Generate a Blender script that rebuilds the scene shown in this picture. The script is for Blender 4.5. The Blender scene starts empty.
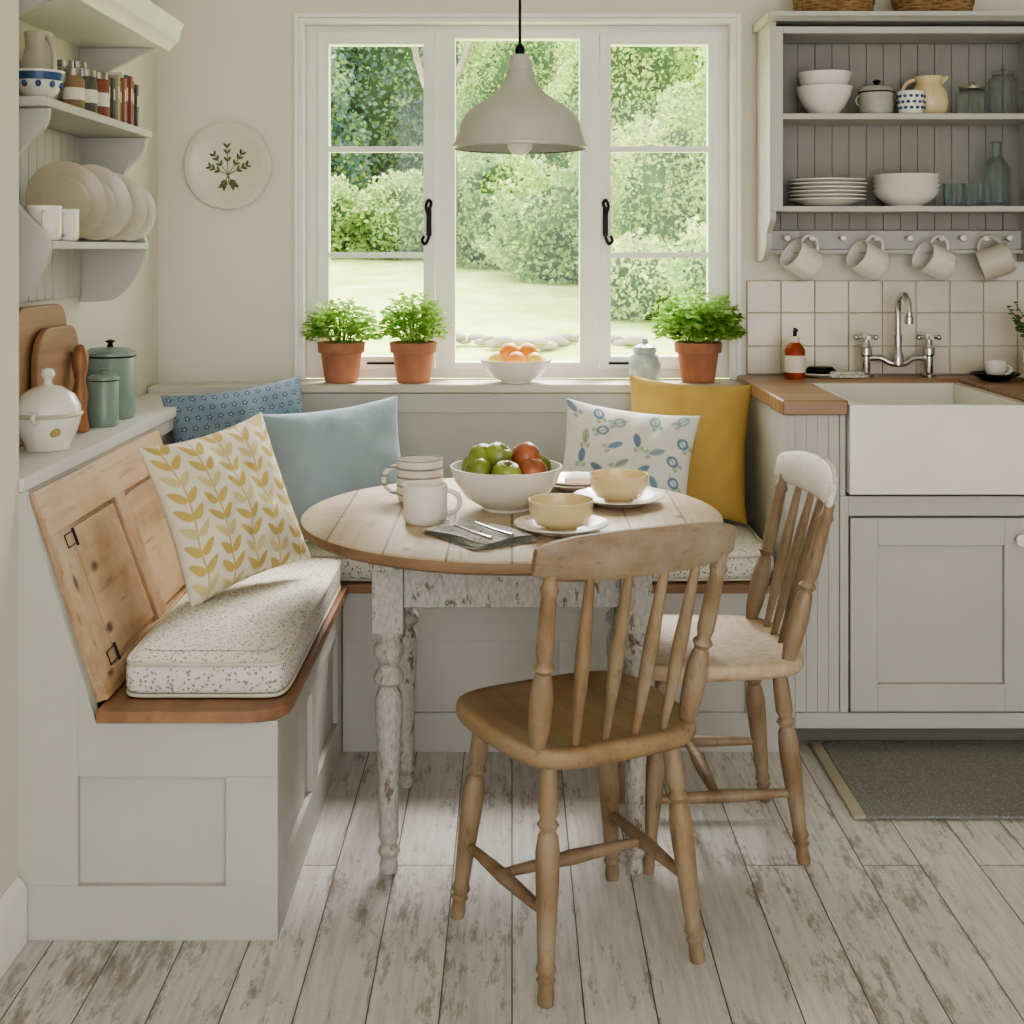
import bpy, math, random
import numpy as np
from mathutils import Matrix, Vector, Euler
random.seed(4); rng=np.random.default_rng(4)
pi=math.pi
def L(h):
    h=h.lstrip('#'); o=[]
    for i in (0,2,4):
        c=int(h[i:i+2],16)/255
        o.append(c/12.92 if c<=.04045 else ((c+.055)/1.055)**2.4)
    return (*o,1)
# ---------------- materials ----------------
def newmat(name):
    m=bpy.data.materials.new(name); m.use_nodes=True
    nt=m.node_tree; b=nt.nodes['Principled BSDF']
    return m,nt,b
def coords(nt,scale=(1,1,1),rot=(0,0,0)):
    tc=nt.nodes.new('ShaderNodeTexCoord'); mp=nt.nodes.new('ShaderNodeMapping')
    mp.inputs['Scale'].default_value=scale; mp.inputs['Rotation'].default_value=rot
    nt.links.new(tc.outputs['Object'],mp.inputs['Vector']); return mp.outputs['Vector']
def noise(nt,vec,scale,detail=3,rough=.5):
    n=nt.nodes.new('ShaderNodeTexNoise'); n.inputs['Scale'].default_value=scale
    n.inputs['Detail'].default_value=detail; n.inputs['Roughness'].default_value=rough
    nt.links.new(vec,n.inputs['Vector']); return n.outputs['Fac']
def ramp(nt,fac,stops):
    r=nt.nodes.new('ShaderNodeValToRGB'); e=r.color_ramp.elements
    while len(e)<len(stops): e.new(.5)
    for i,(p,c) in enumerate(stops):
        e[i].position=p; e[i].color=c
    nt.links.new(fac,r.inputs['Fac']); return r.outputs['Color']
def mix(nt,fac,a,b,mode='MIX'):
    m=nt.nodes.new('ShaderNodeMix'); m.data_type='RGBA'; m.blend_type=mode
    for s,v in ((m.inputs[0],fac),(m.inputs[6],a),(m.inputs[7],b)):
        if isinstance(v,(int,float,tuple)): s.default_value=v
        else: nt.links.new(v,s)
    return m.outputs[2]
def bump(nt,b,h,strength,dist=.002):
    bp=nt.nodes.new('ShaderNodeBump'); bp.inputs['Strength'].default_value=strength
    bp.inputs['Distance'].default_value=dist
    nt.links.new(h,bp.inputs['Height']); nt.links.new(bp.outputs['Normal'],b.inputs['Normal'])
def plain(name,c,rough=.5,metal=0,var=.06,vs=6,bmp=.15,bs=60,coat=0,trans=0,ior=1.45):
    m,nt,b=newmat(name); c=L(c) if isinstance(c,str) else c
    v=coords(nt); n=noise(nt,v,vs,4)
    d=tuple(max(0,x*(1-var*2.2)) for x in c[:3])+(1,)
    l=tuple(min(1,x*(1+var*.8)) for x in c[:3])+(1,)
    nt.links.new(ramp(nt,n,[(.3,d),(.7,l)]),b.inputs['Base Color'])
    b.inputs['Roughness'].default_value=rough; b.inputs['Metallic'].default_value=metal
    b.inputs['Coat Weight'].default_value=coat
    b.inputs['Transmission Weight'].default_value=trans; b.inputs['IOR'].default_value=ior
    if bmp: bump(nt,b,noise(nt,v,bs,3),bmp,.001)
    return m
def wood(name,c1,c2,axis=1,across=30,along=1.6,rough=.5,knots=True,planks=None,grey=None):
    m,nt,b=newmat(name)
    sc=[across]*3; sc[axis]=along
    v=coords(nt,tuple(sc)); n=noise(nt,v,1,6,.6)
    v2=coords(nt,tuple(x*.25 for x in sc)); n2=noise(nt,v2,1,3)
    col=ramp(nt,n,[(.3,L(c1)),(.68,L(c2))])
    col=mix(nt,.5,col,ramp(nt,n2,[(.3,L(c1)),(.6,L(c2))]))
    if grey:
        g=noise(nt,coords(nt,(5,5,5)),1.3,6,.65)
        col=mix(nt,ramp(nt,g,[(.42,(0,0,0,1)),(.68,(.75,.75,.75,1))]),col,L(grey))
        s4=[x*2.6 for x in sc]; g2=noise(nt,coords(nt,tuple(s4)),1,4,.7)
        col=mix(nt,ramp(nt,g2,[(.58,(0,0,0,1)),(.72,(.55,.55,.55,1))]),col,tuple(x*.45 for x in L(c1)[:3])+(1,))
    if knots:
        s3=[9]*3; s3[axis]=5
        vo=nt.nodes.new('ShaderNodeTexVoronoi'); vo.inputs['Scale'].default_value=1
        nt.links.new(coords(nt,tuple(s3)),vo.inputs['Vector'])
        k=ramp(nt,vo.outputs['Distance'],[(.05,(1,1,1,1)),(.13,(0,0,0,1))])
        col=mix(nt,k,col,tuple(x*.35 for x in L(c1)[:3])+(1,))
    if planks is not None:
        pa,w=planks
        sx=nt.nodes.new('ShaderNodeSeparateXYZ'); nt.links.new(coords(nt),sx.inputs[0])
        d=nt.nodes.new('ShaderNodeMath'); d.operation='PINGPONG'; d.inputs[1].default_value=w/2
        nt.links.new(sx.outputs[pa],d.inputs[0])
        g=ramp(nt,d.outputs[0],[(.0006,(1,1,1,1)),(.0018,(0,0,0,1))])
        col=mix(nt,g,col,tuple(x*.35 for x in L(c1)[:3])+(1,))
    nt.links.new(col,b.inputs['Base Color']); b.inputs['Roughness'].default_value=rough
    bump(nt,b,n,.25,.001); return m
def worn(name,paint,under,thr=.6,sc=(14,14,4),rough=.55,soft=.04,paint2=None):
    m,nt,b=newmat(name)
    n=noise(nt,coords(nt,sc),1.6,8,.72); n2=noise(nt,coords(nt,(3,3,3)),1.5,3)
    a=nt.nodes.new('ShaderNodeMath'); a.operation='MULTIPLY_ADD'; a.inputs[1].default_value=.35
    nt.links.new(n2,a.inputs[0]); nt.links.new(n,a.inputs[2])
    mask=ramp(nt,a.outputs[0],[(thr+.17,(0,0,0,1)),(thr+.17+soft,(1,1,1,1))])
    p=ramp(nt,noise(nt,coords(nt,sc),5,5),[(.3,L(paint2 or paint)),(.7,L(paint))])
    nt.links.new(mix(nt,mask,p,L(under)),b.inputs['Base Color'])
    b.inputs['Roughness'].default_value=rough
    bump(nt,b,a.outputs[0],.2,.002); return m
def vcolmat(name,rough=.85,bs=500):
    m,nt,b=newmat(name); a=nt.nodes.new('ShaderNodeVertexColor'); a.layer_name='Col'
    v=coords(nt); n=noise(nt,v,bs,2)
    c=mix(nt,.25,a.outputs['Color'],ramp(nt,n,[(.3,(.5,.5,.5,1)),(.7,(1,1,1,1))]),'MULTIPLY')
    nt.links.new(c,b.inputs['Base Color']); b.inputs['Roughness'].default_value=rough
    bump(nt,b,noise(nt,v,16,4),.45,.012); return m
def speckle(name,bg,fg,scale=70,rough=.9,t0=.22,t1=.3,fg2=None):
    m,nt,b=newmat(name); v=coords(nt)
    vo=nt.nodes.new('ShaderNodeTexVoronoi'); vo.inputs['Scale'].default_value=scale
    nt.links.new(v,vo.inputs['Vector'])
    n=noise(nt,v,scale*1.7,2)
    a=nt.nodes.new('ShaderNodeMath'); a.operation='MULTIPLY_ADD'; a.inputs[1].default_value=.5
    nt.links.new(n,a.inputs[0]); nt.links.new(vo.outputs['Distance'],a.inputs[2])
    k=ramp(nt,a.outputs[0],[(t0+.2,(1,1,1,1)),(t1+.2,(0,0,0,1))])
    f=mix(nt,vo.outputs['Color'],L(fg),L(fg2)) if fg2 else L(fg)
    nt.links.new(mix(nt,k,L(bg),f),b.inputs['Base Color']); b.inputs['Roughness'].default_value=rough
    bump(nt,b,noise(nt,v,25,3),.3,.008); return m
def seeglass(name,tint,gl=.12,rough=.03):
    m=bpy.data.materials.new(name); m.use_nodes=True; nt=m.node_tree
    for n in list(nt.nodes): nt.nodes.remove(n)
    o=nt.nodes.new('ShaderNodeOutputMaterial'); t=nt.nodes.new('ShaderNodeBsdfTransparent'); g=nt.nodes.new('ShaderNodeBsdfGlossy'); g.inputs['Roughness'].default_value=rough
    t.inputs[0].default_value=tint
    fr=nt.nodes.new('ShaderNodeLayerWeight'); fr.inputs[0].default_value=gl
    mx=nt.nodes.new('ShaderNodeMixShader'); nt.links.new(fr.outputs['Facing'],mx.inputs[0])
    nt.links.new(t.outputs[0],mx.inputs[1]); nt.links.new(g.outputs[0],mx.inputs[2]); nt.links.new(mx.outputs[0],o.inputs[0]); return m

WALL=plain('wall_paint','#e2dccf',.8,var=.015,vs=2,bmp=.08,bs=90)
WHITE=plain('white_gloss_paint','#f3f1ea',.4,var=.02,bmp=.05)
GREIGE=plain('greige_cabinet_paint','#bfbdb5',.5,var=.03,vs=3,bmp=.08)
SHELFP=plain('shelf_paint','#c4c2bb',.55,var=.03,vs=3)
LEDGE=plain('ledge_paint','#d6d4cd',.45,var=.02,vs=3)
BEAD=plain('grey_beadboard_paint','#9f9c93',.6,var=.04,vs=4)
CERAM=plain('white_ceramic','#efeae0',.22,var=.02,bmp=0,coat=.4)
CREAM=plain('cream_ceramic','#ecd6a8',.25,var=.04,bmp=0,coat=.4)
STONE=plain('stoneware','#cfc6b4',.4,var=.06,bmp=.05)
PLATEW=plain('speckled_plate_glaze','#dcd6c6',.35,var=.04,bmp=0,coat=.3)
ENAM=plain('lamp_enamel','#b7b5a9',.3,var=.02,bmp=0,coat=.3)
BLACK=plain('black_iron','#1b1a19',.45,metal=.6,bmp=.1)
CHROME=plain('chrome','#c8c8c8',.12,metal=1,var=.02,bmp=0)
TERRA=plain('terracotta','#b97f63',.85,var=.14,vs=14,bmp=.3)
SOIL=plain('soil','#2e2117',.95,bmp=.6)
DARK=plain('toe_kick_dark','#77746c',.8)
PINE=wood('pine_panel','#8f6d4b','#caa681',1,26,1.5,grey='#cdb497')
PINEV=wood('pine_panel_vertical','#8c6a49','#c6a27d',2,26,1.8,grey='#c8af92')
SEATW=wood('seat_board_wood','#73503a','#a57c5b',1,26,1.5,.4)
OAK=wood('chair_wood','#6b543b','#9b8061',2,40,6,.5,False,grey='#a6957f')
OAKS=wood('chair_seat_wood','#73593d','#a38563',1,34,3,.42,False,grey='#a79377')
OAKR=wood('chair_rail_wood','#6b5640','#988065',0,40,5,.5,False,grey='#a99c88')
OAKP=worn('pale_chair_wood','#c9b597','#97795a',.60,(12,12,5),.5,.14,'#b1967a')
OAKW=worn('whitewashed_rail','#d8d0c3','#8f7459',.58,(9,9,6),.5,.08)
BUTCH=wood('butcher_block','#7c583d','#b18c66',0,32,2.2,.35,False,planks=(1,.05))
TABLET=wood('table_top_wood','#9f856a','#cfb899',1,28,1.3,.42,True,planks=(0,.125),grey='#d2c5b2')
TEDGE=wood('table_edge_wood','#6d533c','#9d7d60',0,20,8,.5,False)
TLEG=worn('worn_painted_wood','#bcbab1','#756758',.565,(30,30,14),.6,.05,'#9d9a90')
BOARDW=wood('cutting_board_wood','#86624a','#b08a68',1,30,2,.5,False)
GRN=plain('blue_grey_enamel','#87998f',.35,var=.04,bmp=0,coat=.3)
APG=plain('green_apple_skin','#97a54a',.3,var=.3,vs=14,bmp=0,coat=.3)
APR=plain('red_apple_skin','#d07a54',.3,var=.3,vs=12,bmp=0,coat=.3)
ORG=plain('orange_peel','#e6943f',.45,var=.08,vs=20,bmp=.4,bs=200)
LEM=plain('lemon_peel','#e9c462',.45,var=.08,vs=20,bmp=.4,bs=200)
FABM=vcolmat('printed_fabric')
CUSH=speckle('floral_cushion_fabric','#dcd8ce','#7f8488',120,.9,.30,.42,'#a09a8a')
PIPE=plain('cushion_piping','#cfc8ba',.9)
NAPK=speckle('napkin_linen','#c9c7c1','#85898c',90,.9,.27,.37)
GLASS=seeglass('clear_glass',(.96,.975,.97,1),.2)
BGLASS=seeglass('pale_blue_glass',(.91,.95,.955,1),.3)
SOAP=plain('amber_soap','#b5471c',.15,var=.05,bmp=0,trans=.3)
LABEL=plain('paper_label','#e9e2d2',.8)
BASK=wood('wicker','#7a5a3c','#b08d63',0,60,60,.8,False)
PLANTD=plain('dark_plant_leaf','#4c6a38',.6)
RUG=speckle('woven_rug','#7f7e79','#a8a69f',160,.95,.25,.4)
RUGB=plain('rug_border','#b0a997',.95,bs=300,bmp=.5)
BLUEW=plain('cobalt_glaze','#3f5f86',.3,var=.2,vs=60,bmp=0)
def stripes(name,a,b2,w):
    m,nt,b=newmat(name); sx=nt.nodes.new('ShaderNodeSeparateXYZ'); nt.links.new(coords(nt),sx.inputs[0])
    d=nt.nodes.new('ShaderNodeMath'); d.operation='PINGPONG'; d.inputs[1].default_value=w
    nt.links.new(sx.outputs[2],d.inputs[0])
    nt.links.new(ramp(nt,d.outputs[0],[(w*.22,L(a)),(w*.3,L(b2))]),b.inputs['Base Color'])
    b.inputs['Roughness'].default_value=.25; return m
STRIPE=stripes('striped_ceramic','#5f6d78','#e6e0d2',.010)

def floor_mat():
    m,nt,b=newmat('whitewashed_floorboards')
    v0=coords(nt,(1,1,1),(0,0,pi/2))
    br=nt.nodes.new('ShaderNodeTexBrick'); br.offset=.43; br.offset_frequency=2
    br.inputs['Scale'].default_value=1; br.inputs['Brick Width'].default_value=1.9; br.inputs['Row Height'].default_value=.122
    br.inputs['Mortar Size'].default_value=.0016; br.inputs['Mortar Smooth'].default_value=.4
    br.inputs['Color1'].default_value=(0,0,0,1); br.inputs['Color2'].default_value=(1,1,1,1); br.inputs['Mortar'].default_value=(.5,.5,.5,1)
    nt.links.new(v0,br.inputs['Vector'])
    add=nt.nodes.new('ShaderNodeVectorMath'); add.operation='MULTIPLY_ADD'
    add.inputs[1].default_value=(7,13,5)
    nt.links.new(br.outputs['Color'],add.inputs[0]); nt.links.new(coords(nt,(30,7,1)),add.inputs[2])
    n=noise(nt,add.outputs[0],1.3,10,.78)
    big=noise(nt,coords(nt,(1.6,1.1,1)),1.4,3)
    a=nt.nodes.new('ShaderNodeMath'); a.operation='MULTIPLY_ADD'; a.inputs[1].default_value=.55
    nt.links.new(big,a.inputs[0]); nt.links.new(n,a.inputs[2])
    mask=ramp(nt,a.outputs[0],[(.825,(0,0,0,1)),(.86,(.5,.5,.5,1)),(1,(1,1,1,1))])
    br2=nt.nodes.new('ShaderNodeTexBrick'); br2.offset=.43; br2.offset_frequency=2
    for k_,v_ in (('Scale',1),('Brick Width',1.9),('Row Height',.122),('Mortar Size',.009),('Mortar Smooth',1)): br2.inputs[k_].default_value=v_
    nt.links.new(v0,br2.inputs['Vector'])
    em=nt.nodes.new('ShaderNodeMath'); em.operation='MULTIPLY'; nt.links.new(br2.outputs['Fac'],em.inputs[0]); nt.links.new(ramp(nt,n,[(.50,(0,0,0,1)),(.58,(.8,.8,.8,1))]),em.inputs[1])
    fine=noise(nt,coords(nt,(70,5,1)),1,5,.6)
    paint=ramp(nt,fine,[(.25,L('#bbb7af')),(.6,L('#dad7d0'))])
    paint=mix(nt,.16,paint,br.outputs['Color'],'MULTIPLY')
    wd=ramp(nt,fine,[(.3,L('#75685a')),(.7,L('#a09484'))])
    c=mix(nt,mask,paint,wd); c=mix(nt,em.outputs[0],c,wd)
    c=mix(nt,br.outputs['Fac'],c,L('#5b5248'))
    nt.links.new(c,b.inputs['Base Color'])
    nt.links.new(ramp(nt,n,[(.3,(.28,)*3+(1,)),(.7,(.5,)*3+(1,))]),b.inputs['Roughness'])
    h=nt.nodes.new('ShaderNodeMath'); h.operation='MULTIPLY_ADD'; h.inputs[1].default_value=-2
    nt.links.new(br.outputs['Fac'],h.inputs[0]); nt.links.new(fine,h.inputs[2])
    bump(nt,b,h.outputs[0],.35,.002)
    return m
FLOORM=floor_mat()
def leafmat(name,c1,c2,tr=.4,sc=3):
    m=bpy.data.materials.new(name); m.use_nodes=True; nt=m.node_tree
    for n in list(nt.nodes): nt.nodes.remove(n)
    o=nt.nodes.new('ShaderNodeOutputMaterial'); d=nt.nodes.new('ShaderNodeBsdfDiffuse'); t=nt.nodes.new('ShaderNodeBsdfTranslucent'); mx=nt.nodes.new('ShaderNodeMixShader')
    c=ramp(nt,noise(nt,coords(nt),sc,4),[(.35,L(c1)),(.65,L(c2))])
    nt.links.new(c,d.inputs[0]); nt.links.new(c,t.inputs[0]); mx.inputs[0].default_value=tr
    nt.links.new(d.outputs[0],mx.inputs[1]); nt.links.new(t.outputs[0],mx.inputs[2]); nt.links.new(mx.outputs[0],o.inputs[0]); return m
HERB=leafmat('herb_leaf','#7aa84c','#c0db8c',.45,30)
LF_D=leafmat('conifer_leaf','#607f78','#91aa98',.3,1.2)
LF_M=leafmat('shrub_leaf','#7a9c58','#b2c983',.45,1.5)
LF_L=leafmat('bright_leaf','#abc76e','#dde69d',.5,1.5)
GRASS=leafmat('lawn_grass','#a9bd66','#cbd98a',.0,2)
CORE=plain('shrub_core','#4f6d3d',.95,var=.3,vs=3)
BARK=plain('tree_bark','#a09484',.9,var=.2,vs=6)
ROCK=plain('garden_stone','#a39b8a',.9,var=.2,vs=3)
def paneglass():
    m=bpy.data.materials.new('window_pane'); m.use_nodes=True; nt=m.node_tree
    for n in list(nt.nodes): nt.nodes.remove(n)
    o=nt.nodes.new('ShaderNodeOutputMaterial'); t=nt.nodes.new('ShaderNodeBsdfTransparent'); g=nt.nodes.new('ShaderNodeBsdfGlossy'); g.inputs['Roughness'].default_value=.02
    mx=nt.nodes.new('ShaderNodeMixShader'); mx.inputs[0].default_value=.02
    nt.links.new(t.outputs[0],mx.inputs[1]); nt.links.new(g.outputs[0],mx.inputs[2]); nt.links.new(mx.outputs[0],o.inputs[0]); return m
PANE=paneglass()

# ---------------- mesh builder ----------------
class MB:
    def __init__(s): s.V=[];s.F=[];s.I=[];s.mats=[];s.T=Matrix.Identity(4)
    def add(s,vs,fs,mat):
        if mat not in s.mats: s.mats.append(mat)
        k=s.mats.index(mat); o=len(s.V)
        s.V+= [tuple(s.T@Vector(v)) for v in vs]
        s.F+= [tuple(i+o for i in f) for f in fs]; s.I+=[k]*len(fs)
    def box(s,x0,x1,y0,y1,z0,z1,mat):
        v=[(x,y,z) for x in (x0,x1) for y in (y0,y1) for z in (z0,z1)]
        s.add(v,[(0,1,3,2),(4,6,7,5),(0,4,5,1),(2,3,7,6),(0,2,6,4),(1,5,7,3)],mat)
    def extr(s,poly,axis,a,b,mat):
        n=len(poly)
        def P(p,t):
            if axis==1: return (p[0],t,p[1])
            if axis==0: return (t,p[0],p[1])
            return (p[0],p[1],t)
        v=[P(p,a) for p in poly]+[P(p,b) for p in poly]
        f=[tuple(range(n)),tuple(range(2*n-1,n-1,-1))]+[(i,i+n,(i+1)%n+n,(i+1)%n) for i in range(n)]
        s.add(v,f,mat)
    def lathe(s,prof,c=(0,0,0),mat=None,seg=40,sx=1,sy=1):
        v=[];f=[];rings=[]
        for r,z in prof:
            if r<=1e-6: rings.append([len(v)]); v.append((c[0],c[1],c[2]+z))
            else:
                rings.append(list(range(len(v),len(v)+seg)))
                for i in range(seg):
                    a=2*pi*i/seg; v.append((c[0]+r*sx*math.cos(a),c[1]+r*sy*math.sin(a),c[2]+z))
        for A,B in zip(rings,rings[1:]):
            if len(A)==1 and len(B)==1: continue
            for i in range(seg):
                j=(i+1)%seg
                if len(A)==1: f.append((A[0],B[j],B[i]))
                elif len(B)==1: f.append((A[i],A[j],B[0]))
                else: f.append((A[i],A[j],B[j],B[i]))
        s.add(v,f,mat)
    def tube(s,pts,r,mat,seg=10,sx=1):
        pts=[Vector(p) for p in pts]; n=len(pts)
        R=r if isinstance(r,(list,tuple)) else [r]*n
        v=[];f=[]
        t0=(pts[1]-pts[0]).normalized()
        up=Vector((0,0,1)) if abs(t0.z)<.9 else Vector((0,1,0))
        nx=t0.cross(up).normalized()
        for i in range(n):
            t=(pts[min(i+1,n-1)]-pts[max(i-1,0)]).normalized()
            nx=(nx-t*nx.dot(t)).normalized(); ny=t.cross(nx)
            for k in range(seg):
                a=2*pi*k/seg; v.append(tuple(pts[i]+nx*math.cos(a)*R[i]*sx+ny*math.sin(a)*R[i]))
        for i in range(n-1):
            for k in range(seg):
                j=(k+1)%seg; f.append((i*seg+k,i*seg+j,(i+1)*seg+j,(i+1)*seg+k))
        f.append(tuple(range(seg-1,-1,-1))); f.append(tuple(range((n-1)*seg,n*seg)))
        s.add(v,f,mat)
    def turned(s,p0,p1,prof,mat,seg=18):
        p0=Vector(p0);p1=Vector(p1)
        s.tube([p0.lerp(p1,t) for t,_ in prof],[r for _,r in prof],mat,seg)
    def ball(s,c,r,mat,sc=(1,1,1),seg=20):
        pr=[(0,-r*sc[2])]+[(r*math.sin(pi*i/12),-r*math.cos(pi*i/12)*sc[2]) for i in range(1,12)]+[(0,r*sc[2])]
        s.lathe(pr,c,mat,seg,sc[0],sc[1])
    def build(s,name,loc=(0,0,0),rot=0,bevel=0,seg=2,ang=38):
        me=bpy.data.meshes.new(name); me.from_pydata(s.V,[],s.F); 
        for m in s.mats: me.materials.append(m)
        me.polygons.foreach_set('material_index',s.I)
        me.polygons.foreach_set('use_smooth',[True]*len(s.F)); me.update()
        import bmesh
        bm=bmesh.new(); bm.from_mesh(me); bmesh.ops.recalc_face_normals(bm,faces=bm.faces); bm.to_mesh(me); bm.free()
        me.set_sharp_from_angle(angle=math.radians(ang))
        o=bpy.data.objects.new(name,me); bpy.context.collection.objects.link(o)
        o.location=loc; o.rotation_euler=(0,0,rot) if not isinstance(rot,tuple) else rot
        if bevel:
            b=o.modifiers.new('bevel','BEVEL'); b.width=bevel; b.segments=seg; b.limit_method='ANGLE'; b.angle_limit=math.radians(50)
            b.harden_normals=False
        return o
def arc(cx,cz,r,a0,a1,n):
    return [(cx+r*math.cos(math.radians(a0+(a1-a0)*i/n)),cz+r*math.sin(math.radians(a0+(a1-a0)*i/n))) for i in range(n+1)]
def spline(ctrl,n=8):
    out=[];P=[ctrl[0]]+list(ctrl)+[ctrl[-1]]
    for i in range(1,len(P)-2):
        for k in range(n):
            t=k/n;a,b,c,d=[np.array(q,float) for q in P[i-1:i+3]]
            out.append(tuple(.5*((2*b)+(-a+c)*t+(2*a-5*b+4*c-d)*t*t+(-a+3*b-3*c+d)*t**3)))
    out.append(tuple(ctrl[-1])); return out

# ---------------- room shell ----------------
YB=-2.4
b=MB(); b.box(-1.3,2.6,YB,4.25,-.08,0,FLOORM); b.build('floor')
for nm,bx in (('wall_back',(-1.3,-.655,4.0,4.2,0,2.5)),('wall_back_right',(.69,2.6,4.0,4.2,0,2.5)),('wall_back_below_window',(-.655,.69,4.0,4.2,0,.858)),('wall_back_above_window',(-.655,.69,4.0,4.2,2.0,2.5)),
  ('wall_left',(-1.3,-1.09,2.42,4.0,0,2.5)),('wall_left_pier',(-1.3,-.918,YB,2.42,0,2.5)),('wall_right',(2.4,2.6,YB,4.0,0,2.5))):
    b=MB(); b.box(*bx,WALL); b.build(nm)
b=MB(); b.box(-1.3,2.6,YB,4.2,2.5,2.6,WHITE); b.build('ceiling')
b=MB(); b.extr([(-.918,0),(-.900,0),(-.900,.10),(-.906,.115),(-.918,.125)],1,YB,2.415,WHITE); b.build('baseboard_left',bevel=.002)

# window
b=MB()
y0,y1=4.06,4.12
b.box(-.654,-.605,y0,y1,.886,1.999,WHITE); b.box(.645,.689,y0,y1,.886,1.999,WHITE)
b.box(-.605,.645,y0,y1,1.965,1.999,WHITE); b.box(-.605,.645,y0,y1,.886,.915,WHITE)
b.box(-.24,-.178,y0,y1,.915,1.965,WHITE); b.box(.212,.272,y0,y1,.915,1.965,WHITE)
for (xa,xb) in ((-.603,-.242),(.274,.643)):
    ya,yb=4.04,4.085
    b.box(xa,xa+.033,ya,yb,.917,1.963,WHITE); b.box(xb-.033,xb,ya,yb,.917,1.963,WHITE)
    b.box(xa+.033,xb-.033,ya,yb,.917,.955,WHITE); b.box(xa+.033,xb-.033,ya,yb,1.925,1.963,WHITE)
    for z in (1.27,1.6): b.box(xa+.033,xb-.033,ya+.008,yb-.008,z-.009,z+.009,WHITE)
b.box(-.178,.212,4.05,4.1,.915,.935,WHITE); b.box(-.178,.212,4.05,4.1,1.945,1.965,WHITE)
b.box(-.6,.64,4.072,4.075,.92,1.96,PANE)
b.box(-.654,-.640,3.988,4.058,.887,1.999,WHITE); b.box(.675,.689,3.988,4.058,.887,1.999,WHITE); b.box(-.640,.675,3.988,4.058,1.986,1.999,WHITE)
b.box(-.668,-.6545,3.985,3.9995,.887,2.012,WHITE); b.box(.6895,.703,3.985,3.9995,.887,2.012,WHITE); b.box(-.6545,.6895,3.985,3.9995,2.0,2.012,WHITE)
for sx,x in ((1,-.258),(-1,.29)):
    b.box(x-.008,x+.008,4.034,4.04,1.33,1.42,BLACK)
    b.tube(spline([(x,4.028,1.41),(x+sx*.008,4.02,1.43),(x,4.015,1.44),(x-sx*.008,4.015,1.42),(x,4.01,1.39),(x+sx*.004,4.01,1.34),(x-sx*.008,4.01,1.305),(x-sx*.020,4.01,1.315),(x-sx*.014,4.01,1.33)],5),.005,BLACK,8)
b.tube([(.30,4.03,.935),(.45,4.03,.935)],.004,BLACK,8)
b.tube([(-.30,4.03,.935),(-.45,4.03,.935)],.004,BLACK,8)
b.build('window_1',bevel=.003)
b=MB(); b.box(-.70,.745,3.875,4.057,.859,.885,plain('sill_stone','#d3cab9',.5,var=.04)); b.build('trim_1_window_sill',bevel=.005)

# ---------------- corner bench ----------------
b=MB(); G=GREIGE
b.extr([(-.93,0),(-.438,0),(-.438,.409),(-.775,.409),(-.913,.834),(-.93,.834)],1,2.434,2.452,G)
b.box(-.93,-.436,2.42,2.434,0,.102,G)
b.extr([(-.93,.102),(-.808,.102),(-.808,.515),(-.913,.834),(-.93,.834)],1,2.42,2.434,G)
b.extr([(-.808,.305),(-.436,.305),(-.436,.409),(-.775,.409),(-.808,.515)],1,2.42,2.434,G)
b.box(-.533,-.436,2.42,2.434,.102,.305,G)
b.box(-.462,-.448,2.452,3.33,0,.41,G)
b.box(-.448,-.436,2.4345,3.33,0,.102,G); b.box(-.448,-.436,2.4345,3.33,.325,.409,G)
for a,c in ((2.4345,2.52),(2.84,2.93),(3.25,3.33)): b.box(-.448,-.436,a,c,.102,.325,G)
b.box(-.434,.70,3.342,3.356,0,.41,G)
b.box(-.434,.70,3.33,3.342,0,.10,G); b.box(-.434,.70,3.33,3.342,.285,.409,G)
for a,c in ((-.434,-.25),(.12,.22),(.6,.7)): b.box(a,c,3.33,3.342,.10,.285,G)
b.box(-1.085,-.937,2.454,3.9,0,.834,G)
b.box(-.935,-.915,2.454,3.884,.80,.833,G)
b.box(-1.085,.70,3.9,3.995,0,.857,G)
b.box(-.93,.70,3.885,3.899,.80,.857,G)
b.box(-1.085,-.91,2.421,3.87,.835,.86,LEDGE)
b.box(-1.085,-.70,3.871,3.995,.858,.879,LEDGE)
S=SEATW
b.extr([(-.77,2.405),(-.50,2.405),(-.46,2.412),(-.435,2.43),(-.422,2.455),(-.418,2.49),(-.418,3.314),(-.77,3.314)],2,.41,.432,S)
b.box(-.77,.70,3.315,3.885,.41,.432,wood('seat_board_wood_x','#73503a','#a57c5b',0,26,1.5,.4))
ang=math.atan2(.14,.385)
M=Matrix.Translation((-.765,2.455,.437))@Matrix.Rotation(-ang,4,'Y')
b.T=M
b.box(-.02,-.008,0,.86,0,.415,PINE)
b.box(-.008,.004,0,.86,.325,.415,PINE); b.box(-.008,.004,0,.86,0,.04,PINE)
for a,c in ((0,.10),(.40,.47),(.79,.86)): b.box(-.008,.004,a,c,.04,.325,PINEV)
b.box(-.008,.0,.112,.39,.052,.315,PINE); b.box(-.008,.0,.48,.78,.052,.315,PINE)
for z in (.06,.30):
    b.box(.004,.006,.062,.108,z-.014,z-.011,BLACK); b.box(.004,.006,.062,.108,z+.011,z+.014,BLACK)
    b.box(.004,.006,.062,.065,z-.014,z+.014,BLACK); b.tube([(.007,.108,z-.018),(.007,.108,z+.018)],.003,BLACK,8)
b.T=Matrix.Identity(4)
b.build('corner_bench',bevel=.002)

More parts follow.
